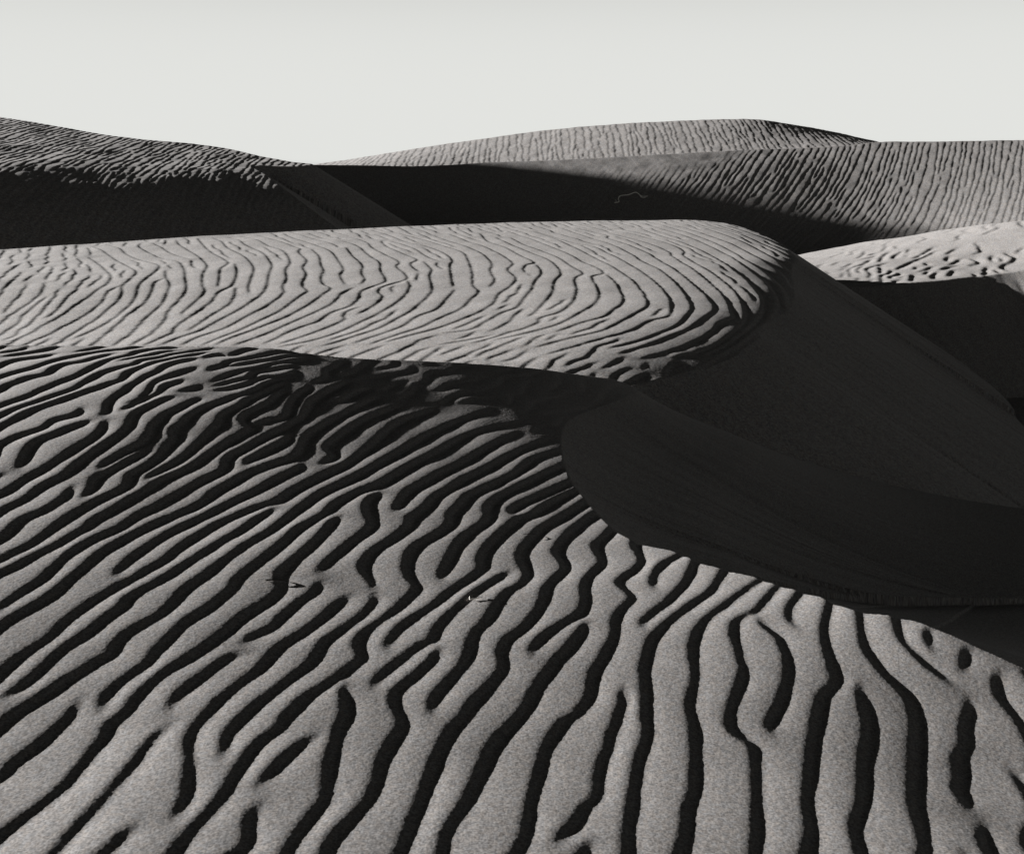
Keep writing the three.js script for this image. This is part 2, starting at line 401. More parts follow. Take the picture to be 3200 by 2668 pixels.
const nearLines = [
  ['E', [1700, 440, 1730, 560, 1800, 660, 1900, 760, 1990, 850, 2060, 900, 2250, 1030]],
  ['E', [1355, 370, 1370, 500, 1400, 640, 1460, 750, 1550, 870, 1640, 970, 1750, 1070, 1830, 1200, 1880, 1330, 1890, 1450, 1880, 1600, 1880, 1690, 1870, 2100]],
  ['E', [1370, 1010, 1360, 1080, 1385, 1180, 1420, 1320, 1440, 1440, 1430, 1560, 1405, 1680, 1390, 2100]],
  ['E', [1060, 310, 1035, 400, 1020, 500, 1035, 620, 1065, 740, 1110, 880, 1140, 990, 1090, 1060, 1010, 1140, 975, 1260, 950, 1400, 920, 1560, 905, 1680, 870, 2100]],
  ['E', [770, 190, 700, 290, 690, 390, 750, 460, 800, 500]],
  ['E', [570, 120, 480, 220, 380, 330, 300, 370, 200, 430, 170, 500, 190, 620, 240, 780, 270, 900, 230, 1040, 180, 1180, 140, 1310, 140, 1410, 200, 1490, 290, 1540, 350, 1590, 375, 1680, 400, 2100]],
  ['E', [395, 385, 450, 460, 560, 540, 620, 610, 660, 720, 685, 850, 680, 970, 650, 1110, 590, 1250, 530, 1360, 510, 1440, 540, 1510]],
  ['R', [1690, 840, 1560, 930, 1430, 1040, 1385, 1150, 1400, 1300, 1370, 1450, 1395, 1560, 1400, 1650, 1400, 1850]],
  ['R', [1530, 790, 1470, 880, 1380, 940, 1240, 1050], 'C', [1720, 600, 1670, 750, 1640, 900, 1655, 1050, 1660, 1200, 1660, 1380, 1675, 1500, 1640, 1600, 1605, 1690, 1540, 2100]],
  ['R', [1395, 735, 1350, 830, 1270, 920], 'C', [1700, 380, 1620, 470, 1660, 500]],
  ['H', [1950, 1330, 1820, 1400, 1750, 1480, 1725, 1580, 1745, 1640]],
  ['H', [1570, 1150, 1555, 1230, 1600, 1300, 1625, 1370, 1560, 1450, 1450, 1520], 'C', [1405, 80, 1480, 150, 1540, 210, 1470, 290, 1400, 370, 1370, 450, 1370, 560, 1320, 660, 1250, 790, 1170, 920, 1150, 1050, 1130, 1160, 1060, 1260, 990, 1330, 890, 1380, 830, 1460, 760, 1560, 710, 1680, 600, 2100]],
  ['H', [1360, 1060, 1250, 1170, 1190, 1220, 1230, 1320, 1260, 1370, 1200, 1440, 1110, 1530, 1080, 1630], 'C', [1090, 230, 1060, 340, 980, 400, 870, 460, 770, 520, 660, 610, 595, 700, 585, 760]],
  ['C', [1110, 420, 1050, 530, 950, 660, 830, 790, 750, 900, 660, 1020, 590, 1150, 520, 1280, 420, 1400, 320, 1490, 240, 1590, 190, 1690, 20, 2050]],
  ['H', [1180, 930, 1080, 1000, 960, 1100, 850, 1220, 820, 1290, 890, 1380, 900, 1440, 820, 1520, 730, 1620], 'C', [700, 220, 680, 280, 600, 400, 480, 520, 360, 600, 310, 680, 310, 780, 330, 860, 260, 960, 160, 1080, 50, 1190], 'B', [1750, 1340, 1650, 1450, 1580, 1560, 1520, 1680, 1380, 2050]],
  ['H', [1100, 810, 960, 910, 840, 980, 700, 1060, 590, 1160, 500, 1260, 490, 1360, 530, 1440, 550, 1500, 470, 1600], 'C', [380, 140, 260, 270, 170, 420, 60, 540, 20, 640], 'B', [1800, 720, 1760, 820, 1670, 930, 1570, 1040, 1480, 1150, 1450, 1240, 1440, 1320]],
  ['H', [1000, 710, 850, 780, 700, 870, 590, 945, 480, 970, 390, 1040, 270, 1140, 170, 1240, 115, 1340, 115, 1440], 'D', [1840, 1510, 1700, 1600, 1600, 1670], 'B', [1450, 290, 1300, 380, 1180, 460, 1090, 550, 1040, 640, 1040, 700]],
  ['C', [400, -40, 280, 20, 150, 100, 10, 190], 'B', [1700, 290, 1580, 400, 1500, 500, 1440, 610, 1360, 640, 1250, 720, 1130, 810, 1000, 910, 920, 1000, 890, 1070]],
  ['B', [1530, 660, 1460, 780, 1350, 890, 1220, 1000, 1120, 1080, 1100, 1170, 1130, 1260, 1170, 1340, 1180, 1420, 1110, 1520, 1050, 1620, 1010, 1690, 900, 2050]],
  ['H', [940, 640, 760, 720, 600, 790, 470, 850, 400, 900, 430, 940]],
  ['H', [880, 480, 700, 560, 520, 650, 380, 720, 250, 800, 180, 880, 190, 960, 160, 1000, 60, 1070], 'D', [1780, 1120, 1700, 1200, 1640, 1300, 1580, 1420, 1540, 1500, 1540, 1550]],
  ['H', [870, 330, 600, 420, 450, 540, 280, 630, 130, 700], 'D', [1800, 760, 1720, 850, 1640, 920, 1630, 1010, 1560, 1080, 1420, 1160, 1310, 1220, 1230, 1320, 1210, 1420, 1240, 1520, 1310, 1600, 1270, 1680], 'B', [1220, 220, 1100, 330, 960, 430, 820, 530, 750, 630, 780, 700, 810, 760, 740, 820, 640, 890, 560, 960, 420, 1050, 290, 1130, 180, 1230], 'A', [1870, 1350, 1820, 1440, 1690, 1530, 1600, 1610, 1530, 1700, 1300, 2050]],
  ['H', [820, 200, 500, 330, 350, 400, 200, 480, 50, 560], 'D', [1780, 590, 1640, 680, 1480, 770, 1400, 860, 1310, 930, 1250, 970, 1240, 1040, 1150, 1110, 1040, 1190, 920, 1260, 840, 1340, 800, 1430, 840, 1500, 900, 1580, 890, 1630]],
  ['B', [690, 180, 560, 270, 440, 380, 320, 480, 180, 570, 60, 640], 'A', [1720, 770, 1640, 870, 1510, 970, 1390, 1070, 1270, 1170, 1170, 1280, 1060, 1400, 985, 1520, 970, 1620, 990, 1700, 960, 2050]],
  ['B', [930, 160, 900, 260, 800, 370, 680, 460, 560, 540, 440, 620, 390, 710, 330, 800, 230, 890, 110, 980], 'A', [1780, 1090, 1680, 1160, 1560, 1260, 1450, 1370, 1350, 1480, 1310, 1560, 1330, 1600]],
  ['B', [655, 970, 620, 1070, 650, 1160, 640, 1270, 610, 1380, 580, 1440, 570, 1500, 540, 1600, 510, 1690, 470, 2050]],
  ['B', [400, 1490, 270, 1560, 160, 1640, 90, 1700, -120, 1900]],
  ['D', [590, 950, 520, 1000, 440, 1100, 340, 1200, 230, 1300, 110, 1400, 30, 1470, 25, 1560], 'A', [1840, 120, 1780, 190, 1670, 270, 1560, 330, 1470, 390, 1400, 450, 1340, 510, 1220, 600, 1100, 690, 960, 780, 840, 850, 740, 920, 620, 1020, 500, 1130, 420, 1230, 370, 1300, 280, 1360, 220, 1400, 200, 1480, 130, 1580, 70, 1660, -120, 1900]],
  ['A', [830, 1390, 700, 1480, 600, 1580, 520, 1690, 300, 1950]],
  ['A', [1540, 740, 1380, 750, 1250, 830, 1120, 930, 980, 1030, 850, 1150, 790, 1260, 800, 1300]],
  ['D', [980, 720, 870, 790, 840, 880, 870, 960, 890, 1030, 810, 1110, 700, 1190, 580, 1290, 460, 1390, 380, 1480]],
  ['H', [500, 160, 300, 240, 150, 320], 'D', [1750, 440, 1550, 540, 1380, 630, 1250, 700, 1170, 790, 1110, 900]],
  ['D', [2350, 60, 1900, 150, 1700, 230, 1500, 350, 1300, 450, 1120, 550, 960, 640, 800, 700, 650, 770, 530, 840, 460, 920, 320, 1000], 'T', [1850, 560, 1650, 750, 1420, 950, 1230, 1100, 1000, 1260, 850, 1400, 770, 1540, 640, 1650], 'A', [1200, 270, 1080, 350, 960, 420, 840, 540, 760, 620, 680, 700, 610, 800, 540, 860, 400, 960, 280, 1050, 190, 1150, 160, 1250]],
  ['D', [2050, -60, 1750, 40, 1450, 170, 1250, 290, 1000, 430, 800, 540, 600, 640, 430, 720, 318, 796], 'T', [1900, 210, 1700, 370, 1450, 560, 1250, 680, 1000, 830, 800, 970, 600, 1110, 400, 1270, 200, 1400, 0, 1550], 'A', [850, 230, 720, 360, 560, 450, 400, 540, 300, 640, 230, 750, 100, 810, 40, 860, -150, 960]],
  ['D', [1500, -60, 1150, 60, 1000, 190, 850, 320, 660, 450, 480, 540, 300, 630, 130, 720], 'T', [1500, 110, 1250, 180, 1000, 270, 750, 370, 500, 480, 250, 640, 50, 760], 'S', [1400, 930, 1300, 1030, 1100, 1150, 900, 1260, 790, 1340, 620, 1420, 400, 1540, 200, 1660, 80, 1730], 'A', [-100, 370]],
  ['T', [1520, 190, 1350, 300, 1150, 410, 950, 560, 750, 680, 500, 830, 250, 990, 0, 1140], 'S', [1300, 1320, 1050, 1460, 800, 1590, 600, 1720], 'A', [370, 270, 200, 400, 40, 530, -150, 650]],
  ['Q', [1950, 800, 1850, 890, 1600, 1010, 1400, 1120, 1200, 1230, 900, 1370], 'T', [600, 200, 300, 350, 0, 490], 'S', [1500, 520, 1200, 690, 900, 880, 700, 1030, 550, 1180, 470, 1260, 480, 1340]],
  ['W', [1600, 760, 1450, 800, 1200, 900, 1000, 1010, 850, 1120, 700, 1230, 620, 1310], 'D', [540, 370, 430, 460]],
  ['W', [1300, 640, 1050, 760, 850, 870, 680, 960, 520, 1060, 400, 1130, 330, 1220], 'Q', [1900, 600, 1750, 710, 1500, 790, 1300, 860, 1000, 980, 800, 1090, 500, 1260], 'T', [350, 90, 0, 260], 'S', [1250, 390, 900, 550, 600, 700, 400, 820, 200, 940, 0, 1110, -200, 1280]],
  ['Q', [1780, 320, 1680, 420, 1450, 530, 1200, 670, 1030, 760, 1020, 830]],
  ['W', [900, 450, 700, 540, 500, 640, 420, 700, 350, 830, 300, 920, 130, 1010, 60, 1070], 'Q', [1600, 250, 1400, 330, 1200, 440, 950, 580, 780, 660, 690, 740, 680, 850, 600, 940, 350, 1040, 150, 1160], 'P', [1575, 1240, 1300, 1390, 1100, 1500, 850, 1620], 'S', [500, 540, 250, 640, 0, 760, -150, 840]],
  ['V', [1700, 760, 1550, 850, 1450, 960, 1300, 1040, 1100, 1120, 1000, 1180, 960, 1280], 'Q', [1000, 50, 1030, 150, 1130, 220, 1000, 300, 800, 400, 600, 530, 400, 660, 200, 790], 'P', [1575, 900, 1300, 1010, 1150, 1090, 950, 1240, 750, 1340, 500, 1500, 250, 1640, 100, 1720], 'S', [0, 520, -200, 620]],
  ['V', [2090, 720, 1900, 840, 1800, 940, 1750, 1060, 1720, 1180, 1550, 1270], 'Q', [1450, 80, 1320, 130, 1290, 170]],
  ['V', [1650, 650, 1450, 750, 1200, 870, 1050, 930, 950, 1030, 800, 1100, 650, 1200, 610, 1300], 'Q', [560, 180, 460, 260, 320, 400, 200, 500, 50, 640], 'P', [1450, 760, 1200, 890, 1000, 1010, 960, 1070]],
  ['V', [1850, 560, 1600, 590, 1400, 650, 1250, 740, 1000, 850, 850, 880, 650, 950, 400, 1030, 200, 1130, 60, 1230], 'P', [1580, 120, 1450, 200, 1400, 290, 1450, 380, 1340, 460, 1270, 560, 1150, 690, 1000, 810, 850, 900, 680, 990, 670, 1100, 600, 1190, 450, 1270, 250, 1350, 100, 1430, 0, 1490, -150, 1570]],
  ['P', [1010, 520, 930, 600, 750, 690, 500, 830, 330, 930, 180, 990, 100, 1060, 70, 1180, 0, 1280, -120, 1380]],
  ['U', [1860, 900, 1700, 960, 1500, 1060, 1300, 1150, 1180, 1260], 'P', [1080, 180, 1030, 310, 950, 420, 800, 510, 600, 600, 400, 720, 250, 820, 200, 900]],
  ['U', [1420, 870, 1250, 910, 1100, 970, 950, 1040, 800, 1130, 720, 1240], 'P', [670, 180, 550, 300, 400, 400, 200, 530, 0, 680, -150, 780]],
  ['U', [1850, 240, 1500, 290, 1250, 380, 1150, 460, 950, 540, 820, 620, 700, 680, 560, 790, 400, 900, 320, 1000, 310, 1100, 230, 1190]],
  ['P', [340, 80, 270, 130, 230, 240, 150, 330, 0, 440, -150, 520]],
  ['U', [1800, 400, 1500, 480, 1300, 550, 1120, 620, 1030, 740, 960, 830, 800, 930, 600, 1010]],
  ['U', [1580, 590, 1450, 640, 1250, 690, 1150, 800, 1000, 880, 850, 950, 650, 1050, 520, 1120]],
  ['U', [640, 40, 300, 55, 0, 105, -160, 140]],
  ['U', [1100, 40, 750, 75, 570, 105, 300, 125, 0, 170, -160, 200]],
  ['U', [1550, 60, 1300, 80, 1000, 110, 780, 150, 700, 200, 500, 240, 300, 290, 150, 360, 0, 440, -150, 520]],
  ['U', [1550, 120, 1200, 150, 1000, 200, 850, 225, 600, 270, 450, 305]],
  ['U', [2090, 80, 1700, 130, 1400, 170, 1200, 230, 1000, 260, 850, 290, 800, 340, 600, 380, 400, 430, 200, 490, 0, 600, -150, 700]],
  ['U', [2050, 140, 1700, 190, 1450, 240, 1150, 300, 950, 360, 800, 420, 650, 480, 560, 590, 350, 650, 150, 720, 0, 760]],
  ['V', [1250, 80, 1000, 110, 850, 160, 730, 205, 560, 180, 400, 200, 330, 250]],
  ['V', [2090, 130, 1800, 150, 1500, 160, 1200, 220, 950, 270, 750, 300, 640, 370, 500, 400, 400, 470]],
  ['V', [2090, 180, 1700, 220, 1400, 280, 1200, 295, 900, 350, 700, 395]],
  ['V', [2090, 250, 1800, 290, 1500, 330, 1250, 410, 1050, 440, 800, 500, 600, 590, 470, 660]],
  ['V', [1800, 370, 1400, 430, 1150, 480, 1100, 560, 900, 610, 700, 650, 520, 720]],
  ['V', [1850, 450, 1750, 520, 1500, 570, 1350, 560, 1150, 620, 1000, 680, 800, 730, 500, 790]],
].map((p) => { const k = typeof p[0] === 'number' ? p.shift() : 1, l = lay(nearSurface, trace(...p), 1.4, 8, 0.01); if (l) l.k = k; return l; }).filter(Boolean);
const nearBrink = even([...[[-300, 706], [0, 708], [180, 711], [400, 712], [550, 716], [700, 733], [850, 740], [1000, 748], [1100, 757], [1200, 770], [1280, 785], [1305, 798], [1280, 815], [1220, 836], [1170, 858], [1152, 890], [1154, 925], [1170, 985], [1195, 1020], [1230, 1060], [1270, 1095], [1310, 1115], [1380, 1133], [1450, 1160], [1540, 1183], [1600, 1203], [1680, 1225], [1740, 1250], [1800, 1262], [1860, 1270], [1920, 1290], [2000, 1325], [2100, 1370], [2300, 1450], [2700, 1600]].map(([u, v]) => meet(nearSurface, u, v, 1.4, 8.4)).filter(Boolean)], 0.06);
const nearPoly = [...nearBrink, [4.4, 1], [-5, 1], [-5, 6]];
const inNear = (x, y) => Math.abs(x) < 0.47 * y + 0.55 && y > 1.85 && within(nearPoly, x, y);
for (const l of nearLines) {        // ripples that reach the brink run out over it
  const [x, y] = l[0], e = Math.hypot(l[0][0] - l[6 % l.length][0], l[0][1] - l[6 % l.length][1]) || 1, f = [(l[0][0] - l[6 % l.length][0]) / e, (l[0][1] - l[6 % l.length][1]) / e];
  if (y < 5.2 && nearest(nearBrink, x, y)[0] < 0.16) for (let k = 1; k <= 22; k++) l.unshift([x + f[0] * 0.01 * k, y + f[1] * 0.01 * k]);
}
const nearDir = directions(nearLines, -4.6, 4.4, 1.3, 8, 0.055);
prolong(nearLines, nearDir, inNear, 0.105);
nearLines.push(...fill(nearLines, nearDir, inNear, { lambda: 0.11, wander: 0.5, longest: 12, shortest: 1.2, box: [-3.6, 3.6, 1.9, 7.2], seeds: 300 }));

// ---------------------------------------------------------------- the bright middle dune
const rampY = (v) => 1.853 / (0.0757 - ray(CX, v)[1]);
const midPts = [];
for (const v of [452, 470, 500, 540, 600, 660, 720, 790]) for (const [u, k] of [[-150, 0.995], [180, 0.997], [600, 0.998], [1050, 1]]) midPts.push(point(u, v, rampY(v) * (k + (v > 650 ? (1050 - u) * 0.000045 : 0))));
for (const [u, v, k] of [[1300, 452, 1.005], [1470, 455, 1.01], [1530, 468, 1.02], [1600, 500, 1.035], [1635, 530, 1.05], [1632, 560, 1.072], [1632, 600, 1.078], [1550, 600, 1.033], [1600, 650, 1.082], [1540, 690, 1.058], [1450, 745, 1.055], [1380, 770, 1.05], [1314, 786, 1.042], [1250, 742, 1.01], [1300, 600, 1.005], [1470, 600, 1.025], [1400, 690, 1.02], [1300, 520, 1.005], [1480, 520, 1.02]]) midPts.push(point(u, v, rampY(v) * k));
midPts.push([4.2, 12, -1.75], [3.2, 8.5, -2.1], [-4, 6, -1.55], [1.5, 6, -1.5], [-6, 19, -0.75], [3, 19, -0.5]);
const midSurface = table(plate(midPts), -9, 5, 5.5, 20, 0.15);
const midLines = [
  ['K', [10, 370, 80, 410, 180, 490, 230, 550, 200, 610, 100, 680, 0, 750, -150, 850]],
  ['K', [50, 270, 130, 300, 210, 350, 300, 410, 400, 460, 465, 510, 420, 570, 330, 650, 335, 700, 290, 780, 200, 860, 100, 940, 0, 1010, -150, 1100]],
  ['K', [330, 640, 210, 690, 150, 780, 80, 850, 0, 900, -150, 990]],
  ['K', [170, 250, 300, 285, 370, 340, 480, 390, 600, 420, 680, 450, 660, 490, 570, 560, 490, 640, 460, 740, 380, 850, 280, 930, 150, 1010, 0, 1080, -120, 1130]],
  ['K', [510, 240, 490, 270, 570, 320, 700, 380, 850, 410, 910, 470, 925, 560, 930, 690, 850, 790, 760, 890, 740, 950, 640, 1060, 580, 1110, 480, 1160, 390, 1210]],
  ['K', [740, 490, 745, 560, 780, 620, 750, 720, 690, 830, 580, 920, 480, 1020, 390, 1110, 300, 1160, 240, 1205]],
  ['K', [735, 570, 650, 600, 610, 690, 540, 800, 420, 890, 300, 990, 180, 1090, 80, 1170, 20, 1210]],
  ['K', [610, 240, 700, 275, 800, 340, 960, 390]],
  ['K', [840, 210, 870, 250, 980, 320, 1080, 390, 1130, 450, 1090, 540, 1090, 640, 1110, 690, 1010, 790, 900, 900, 895, 920]],
  ['K', [1040, 190, 1080, 240, 1180, 330, 1290, 390, 1330, 425, 1260, 480, 1245, 570, 1230, 650]],
  ['K', [1390, 430, 1410, 500, 1390, 590, 1340, 650, 1250, 690, 1180, 770, 1090, 850, 960, 940, 830, 1030, 800, 1080, 700, 1130, 520, 1205]],
  ['K', [1180, 190, 1260, 220, 1320, 280, 1450, 345, 1530, 410, 1570, 480, 1540, 580, 1520, 640, 1525, 710]],
  ['K', [1400, 650, 1385, 740, 1320, 820, 1180, 910, 1050, 1000, 950, 1060]],
  ['K', [1310, 180, 1430, 210, 1480, 250, 1640, 320, 1710, 390, 1740, 450, 1710, 540, 1690, 640, 1630, 730, 1580, 760, 1450, 850, 1250, 960, 1050, 1060, 850, 1130, 680, 1200]],
  ['K', [1430, 170, 1600, 210, 1700, 260, 1840, 310, 1910, 420, 1870, 490, 1875, 580, 1840, 650, 1850, 710, 1700, 820, 1500, 930, 1300, 1030, 1050, 1120, 870, 1200]],
  ['L', [-200, 165, 0, 220, 150, 270, 210, 295, 190, 320, 265, 400, 230, 470, 260, 530, 225, 610, 230, 650, 270, 690, 200, 740, 100, 810, 0, 880], 'K', [1600, 980, 1400, 1070, 1200, 1150, 1080, 1200]],
  ['L', [310, 295, 380, 360, 400, 440, 425, 500, 400, 560, 420, 620, 490, 665, 420, 720, 320, 790, 200, 860, 50, 940, -150, 1020, -400, 1110, -600, 1200]],
  ['L', [40, 145, 130, 185, 300, 240, 480, 310, 560, 400, 610, 490, 580, 540, 630, 630]],
  ['L', [710, 655, 600, 710, 520, 790, 400, 860, 200, 950, 0, 1040, -200, 1120, -420, 1200]],
  ['L', [200, 160, 400, 215, 540, 260, 560, 285]],
  ['L', [635, 280, 700, 360, 790, 450, 780, 520, 810, 580, 770, 630]],
  ['L', [270, 145, 420, 190, 650, 230, 750, 270, 850, 350, 950, 420, 960, 500, 1000, 560, 990, 610, 880, 650, 780, 690, 750, 760, 650, 840, 500, 890, 350, 980, 200, 1030, 50, 1090, 0, 1120, -150, 1190]],
  ['L', [560, 175, 700, 190, 830, 230, 880, 280, 1000, 345, 1130, 410, 1110, 460, 1180, 520, 1205, 580, 1080, 620, 960, 660, 940, 700, 975, 730, 900, 820, 740, 910]],
  ['L', [1210, 590, 1235, 640, 1200, 710, 1100, 800, 960, 890, 830, 950, 700, 1010, 500, 1100, 300, 1160, 0, 1215]],
  ['L', [760, 840, 650, 880, 610, 920, 620, 950, 500, 1010, 300, 1090, 100, 1160, 0, 1190]],
  ['L', [1085, 640, 1060, 665, 1075, 700]],
  ['L', [970, 215, 980, 240, 1100, 310, 1300, 395, 1240, 430, 1320, 510]],
  ['L', [1360, 410, 1440, 490, 1420, 540, 1440, 680, 1400, 740, 1300, 830, 1240, 880, 1100, 950, 950, 1030, 700, 1120, 400, 1210]],
  ['L', [870, 115, 1050, 170, 1200, 230, 1400, 270, 1570, 340, 1630, 400, 1610, 450, 1625, 560, 1640, 650]],
  ['L', [1050, 220, 1250, 280, 1450, 390, 1520, 410]],
  ['L', [1660, 670, 1580, 760, 1460, 870, 1300, 930, 1150, 1020, 1000, 1080, 700, 1180]],
  ['L', [1130, 150, 1300, 190, 1500, 250, 1720, 320, 1780, 400, 1820, 520, 1830, 640, 1880, 690, 1800, 770, 1700, 860, 1500, 950, 1350, 1020, 1150, 1090, 850, 1190]],
  ['L', [1460, 170, 1600, 220, 1760, 270, 1900, 330, 2000, 430, 1990, 500, 2030, 590, 1980, 650]],
  ['L', [1600, 155, 1700, 190, 1800, 230], 'M', [130, 270, 300, 350, 400, 435, 350, 490, 430, 570, 380, 640, 270, 715, 220, 800, 120, 870, 0, 920], 'L', [1600, 1000, 1400, 1060, 1000, 1170]],
  ['M', [90, 145, 180, 230, 330, 280, 480, 360, 600, 425, 540, 440, 500, 480, 520, 520]],
  ['M', [620, 440, 670, 510, 600, 610, 570, 680, 500, 760, 420, 850, 300, 890, 150, 970, 0, 1050], 'L', [1550, 1080]],
  ['M', [240, 185, 400, 260, 600, 340, 760, 410, 850, 520, 790, 600, 770, 700, 680, 810, 600, 890, 540, 930]],
  ['M', [500, 850, 410, 920, 370, 970, 250, 1040, 170, 1070]],
  ['M', [200, 1100, 0, 1140], 'L', [1500, 1190]],
  ['M', [380, 185, 500, 250, 700, 320, 850, 390, 960, 460, 1060, 520, 990, 560, 1000, 680, 950, 800, 830, 890, 660, 940, 640, 980, 500, 1040, 340, 1080, 200, 1130, 0, 1180]],
  ['M', [500, 180, 560, 195, 700, 250, 900, 330, 1050, 410, 1250, 520, 1150, 545, 1190, 650, 1210, 740, 1150, 820, 1000, 910, 850, 990, 650, 1050, 400, 1110, 200, 1150]],
  ['M', [1280, 530, 1350, 590, 1430, 720, 1430, 800, 1350, 860, 1250, 930, 1000, 1000, 800, 1070]],
  ['M', [600, 130, 800, 200, 1000, 290, 1200, 390, 1400, 500, 1530, 590, 1640, 730, 1660, 830, 1560, 890, 1400, 980, 1200, 1070, 900, 1140, 600, 1220]],
  ['M', [450, 100, 650, 140, 900, 220, 1150, 270, 1350, 360, 1550, 470, 1700, 570, 1850, 720, 1890, 850, 1850, 930, 1700, 960, 1500, 1060, 1300, 1120, 1000, 1200, 700, 1290]],
  ['M', [850, 100, 1100, 180, 1350, 260, 1530, 350, 1600, 400, 1800, 500, 1950, 630, 2060, 780], 'N', [770, 880, 750, 920, 650, 1030, 500, 1100, 300, 1180, 0, 1250]],
  ['M', [1000, 100, 1290, 170], 'N', [0, 245, 200, 310, 390, 390, 430, 420, 600, 520, 760, 640, 900, 770, 980, 880, 930, 940, 760, 1060, 600, 1130, 400, 1210, 100, 1300]],
  ['N', [0, 200, 300, 270, 560, 370, 590, 410, 800, 540, 950, 660, 1080, 790, 1130, 900, 1150, 970, 1040, 1010, 950, 1100, 800, 1190, 600, 1270, 300, 1350]],
  ['N', [0, 165, 300, 225, 600, 310, 700, 370, 690, 400, 850, 500, 1000, 590, 1150, 720, 1230, 830, 1260, 950, 1230, 1040, 1100, 1150, 900, 1260, 600, 1340]],
  ['N', [300, 160, 500, 230, 700, 290, 900, 380, 1050, 460, 1200, 570, 1350, 700, 1420, 830, 1400, 950, 1300, 1060, 1150, 1180, 900, 1310]],
  ['N', [430, 150, 600, 190, 800, 260, 1000, 350, 1100, 400, 1250, 500, 1400, 610, 1520, 740, 1560, 860, 1520, 970, 1400, 1080, 1250, 1200, 1000, 1340]],
  ['N', [500, 130, 750, 200, 1000, 300, 1180, 390, 1230, 430, 1400, 530, 1550, 650, 1640, 780, 1640, 880]],
  ['N', [700, 150, 950, 230, 1200, 330, 1350, 410, 1500, 500, 1620, 600, 1680, 700]],
  ['N', [800, 130, 1050, 210, 1300, 310, 1450, 390, 1600, 490, 1670, 560]],
  ['N', [900, 120, 1150, 190, 1400, 290, 1550, 360, 1690, 440]],
  ['N', [1000, 110, 1250, 180, 1500, 280, 1690, 370]],
].map((p) => lay(midSurface, trace(...p), 5.8, 18.5, 0.018)).filter(Boolean);
const midBrink = even([[-700, 560], [-300, 535], [0, 512], [180, 500], [400, 485], [700, 470], [1000, 458], [1300, 452], [1470, 455], [1530, 468], [1598, 498], [1629, 523], [1636, 532], [1625, 543], [1623, 555], [1629, 586], [1627, 611], [1616, 633], [1589, 658], [1562, 676], [1555, 694], [1532, 714], [1505, 730], [1449, 752], [1382, 770], [1314, 788], [1240, 808], [1180, 832], [1120, 870]].map(([u, v]) => meet(midSurface, u, v, 5.8, 19)).filter(Boolean), 0.09);
const midPoly = [...midBrink, [0, 5.5], [-9, 5.5]];
const inMid = (x, y) => x > -0.5 * y - 0.4 && y > 6.4 && within(midPoly, x, y);
const midDir = directions(midLines, -9, 5, 5.5, 19, 0.1);
prolong(midLines, midDir, inMid, 0.13);
midLines.push(...fill(midLines, midDir, inMid, { lambda: 0.14, wander: 0.26, longest: 14, shortest: 1.2, box: [-7, 3.5, 6.4, 16], seeds: 500 }));
const midDune = dune({
  label: 'bright dune across the middle of the view with fine curving ripple lines and a rounded end', x0: -8.6, x1: 5.2, y0: 6.3, y1: 19, s: 0.0125, floor: -2.75, reachAt: (x, y) => (y > 13.2 && x < 2.6 ? 0.5 : 99),
  surface: midSurface, lines: midLines, poly: midPoly, brink: midBrink, material: sandMiddle, rough: 0.004, grain: 1.4,
  cull: (x, y) => x < -0.5 * y - 0.4,
  ripple: { lambda: 0.15, height: () => 0.0076, shift: () => 0.006, taper: 0.1, soften: 1.5, round: 1.8 },
});

// the hollow between the two dunes, where both slip faces run out into one another
function hollow(x, y, z, d) {
  const other = within(midPoly, x, y) ? -9 : midDune.slipAt(x, y), k = 0.33, low = -2.05, w = smooth(0.04, 0.7, d), wx = 0;
  if (z < other - 0.04) return NaN;
  const top = Math.max(z, wx > 0 ? other : -9, low);
  const joined = top + k * Math.log(Math.exp((z - top) / k) + Math.exp((other - top) / k) * wx + Math.exp((low - top) / k));
  return z + (joined - z) * w;
}
const nearDune = dune({
  label: 'nearest dune in the foreground with broad shadowed wind ripples and a sharp curved crest', x0: -3.6, x1: 3.4, y0: 1.9, y1: 7.9, s: 0.0066, floor: -2.3, join: hollow,
  fade: (x, y) => 1 - 0.6 * smooth(0, 0.5, (x + 1) * 0.6 + (y - 5.45) * 0.7),
  surface: nearSurface, lines: nearLines, poly: nearPoly, brink: nearBrink, material: sandNear, rough: 0.003, grain: 1, micro: 0.00025,
  cull: (x, y) => Math.abs(x) > 0.46 * y + 0.3,
  ripple: { lambda: 0.115, height: (x, y) => 0.0078 + 0.0034 * smooth(3.0, 4.6, y), shift: (x, y) => 0.008 + 0.009 * smooth(3.3, 5.2, y), taper: 0.07, soften: 5, round: 2.2, passes: 160 },
  slope: (t, d) => 0.62,
});

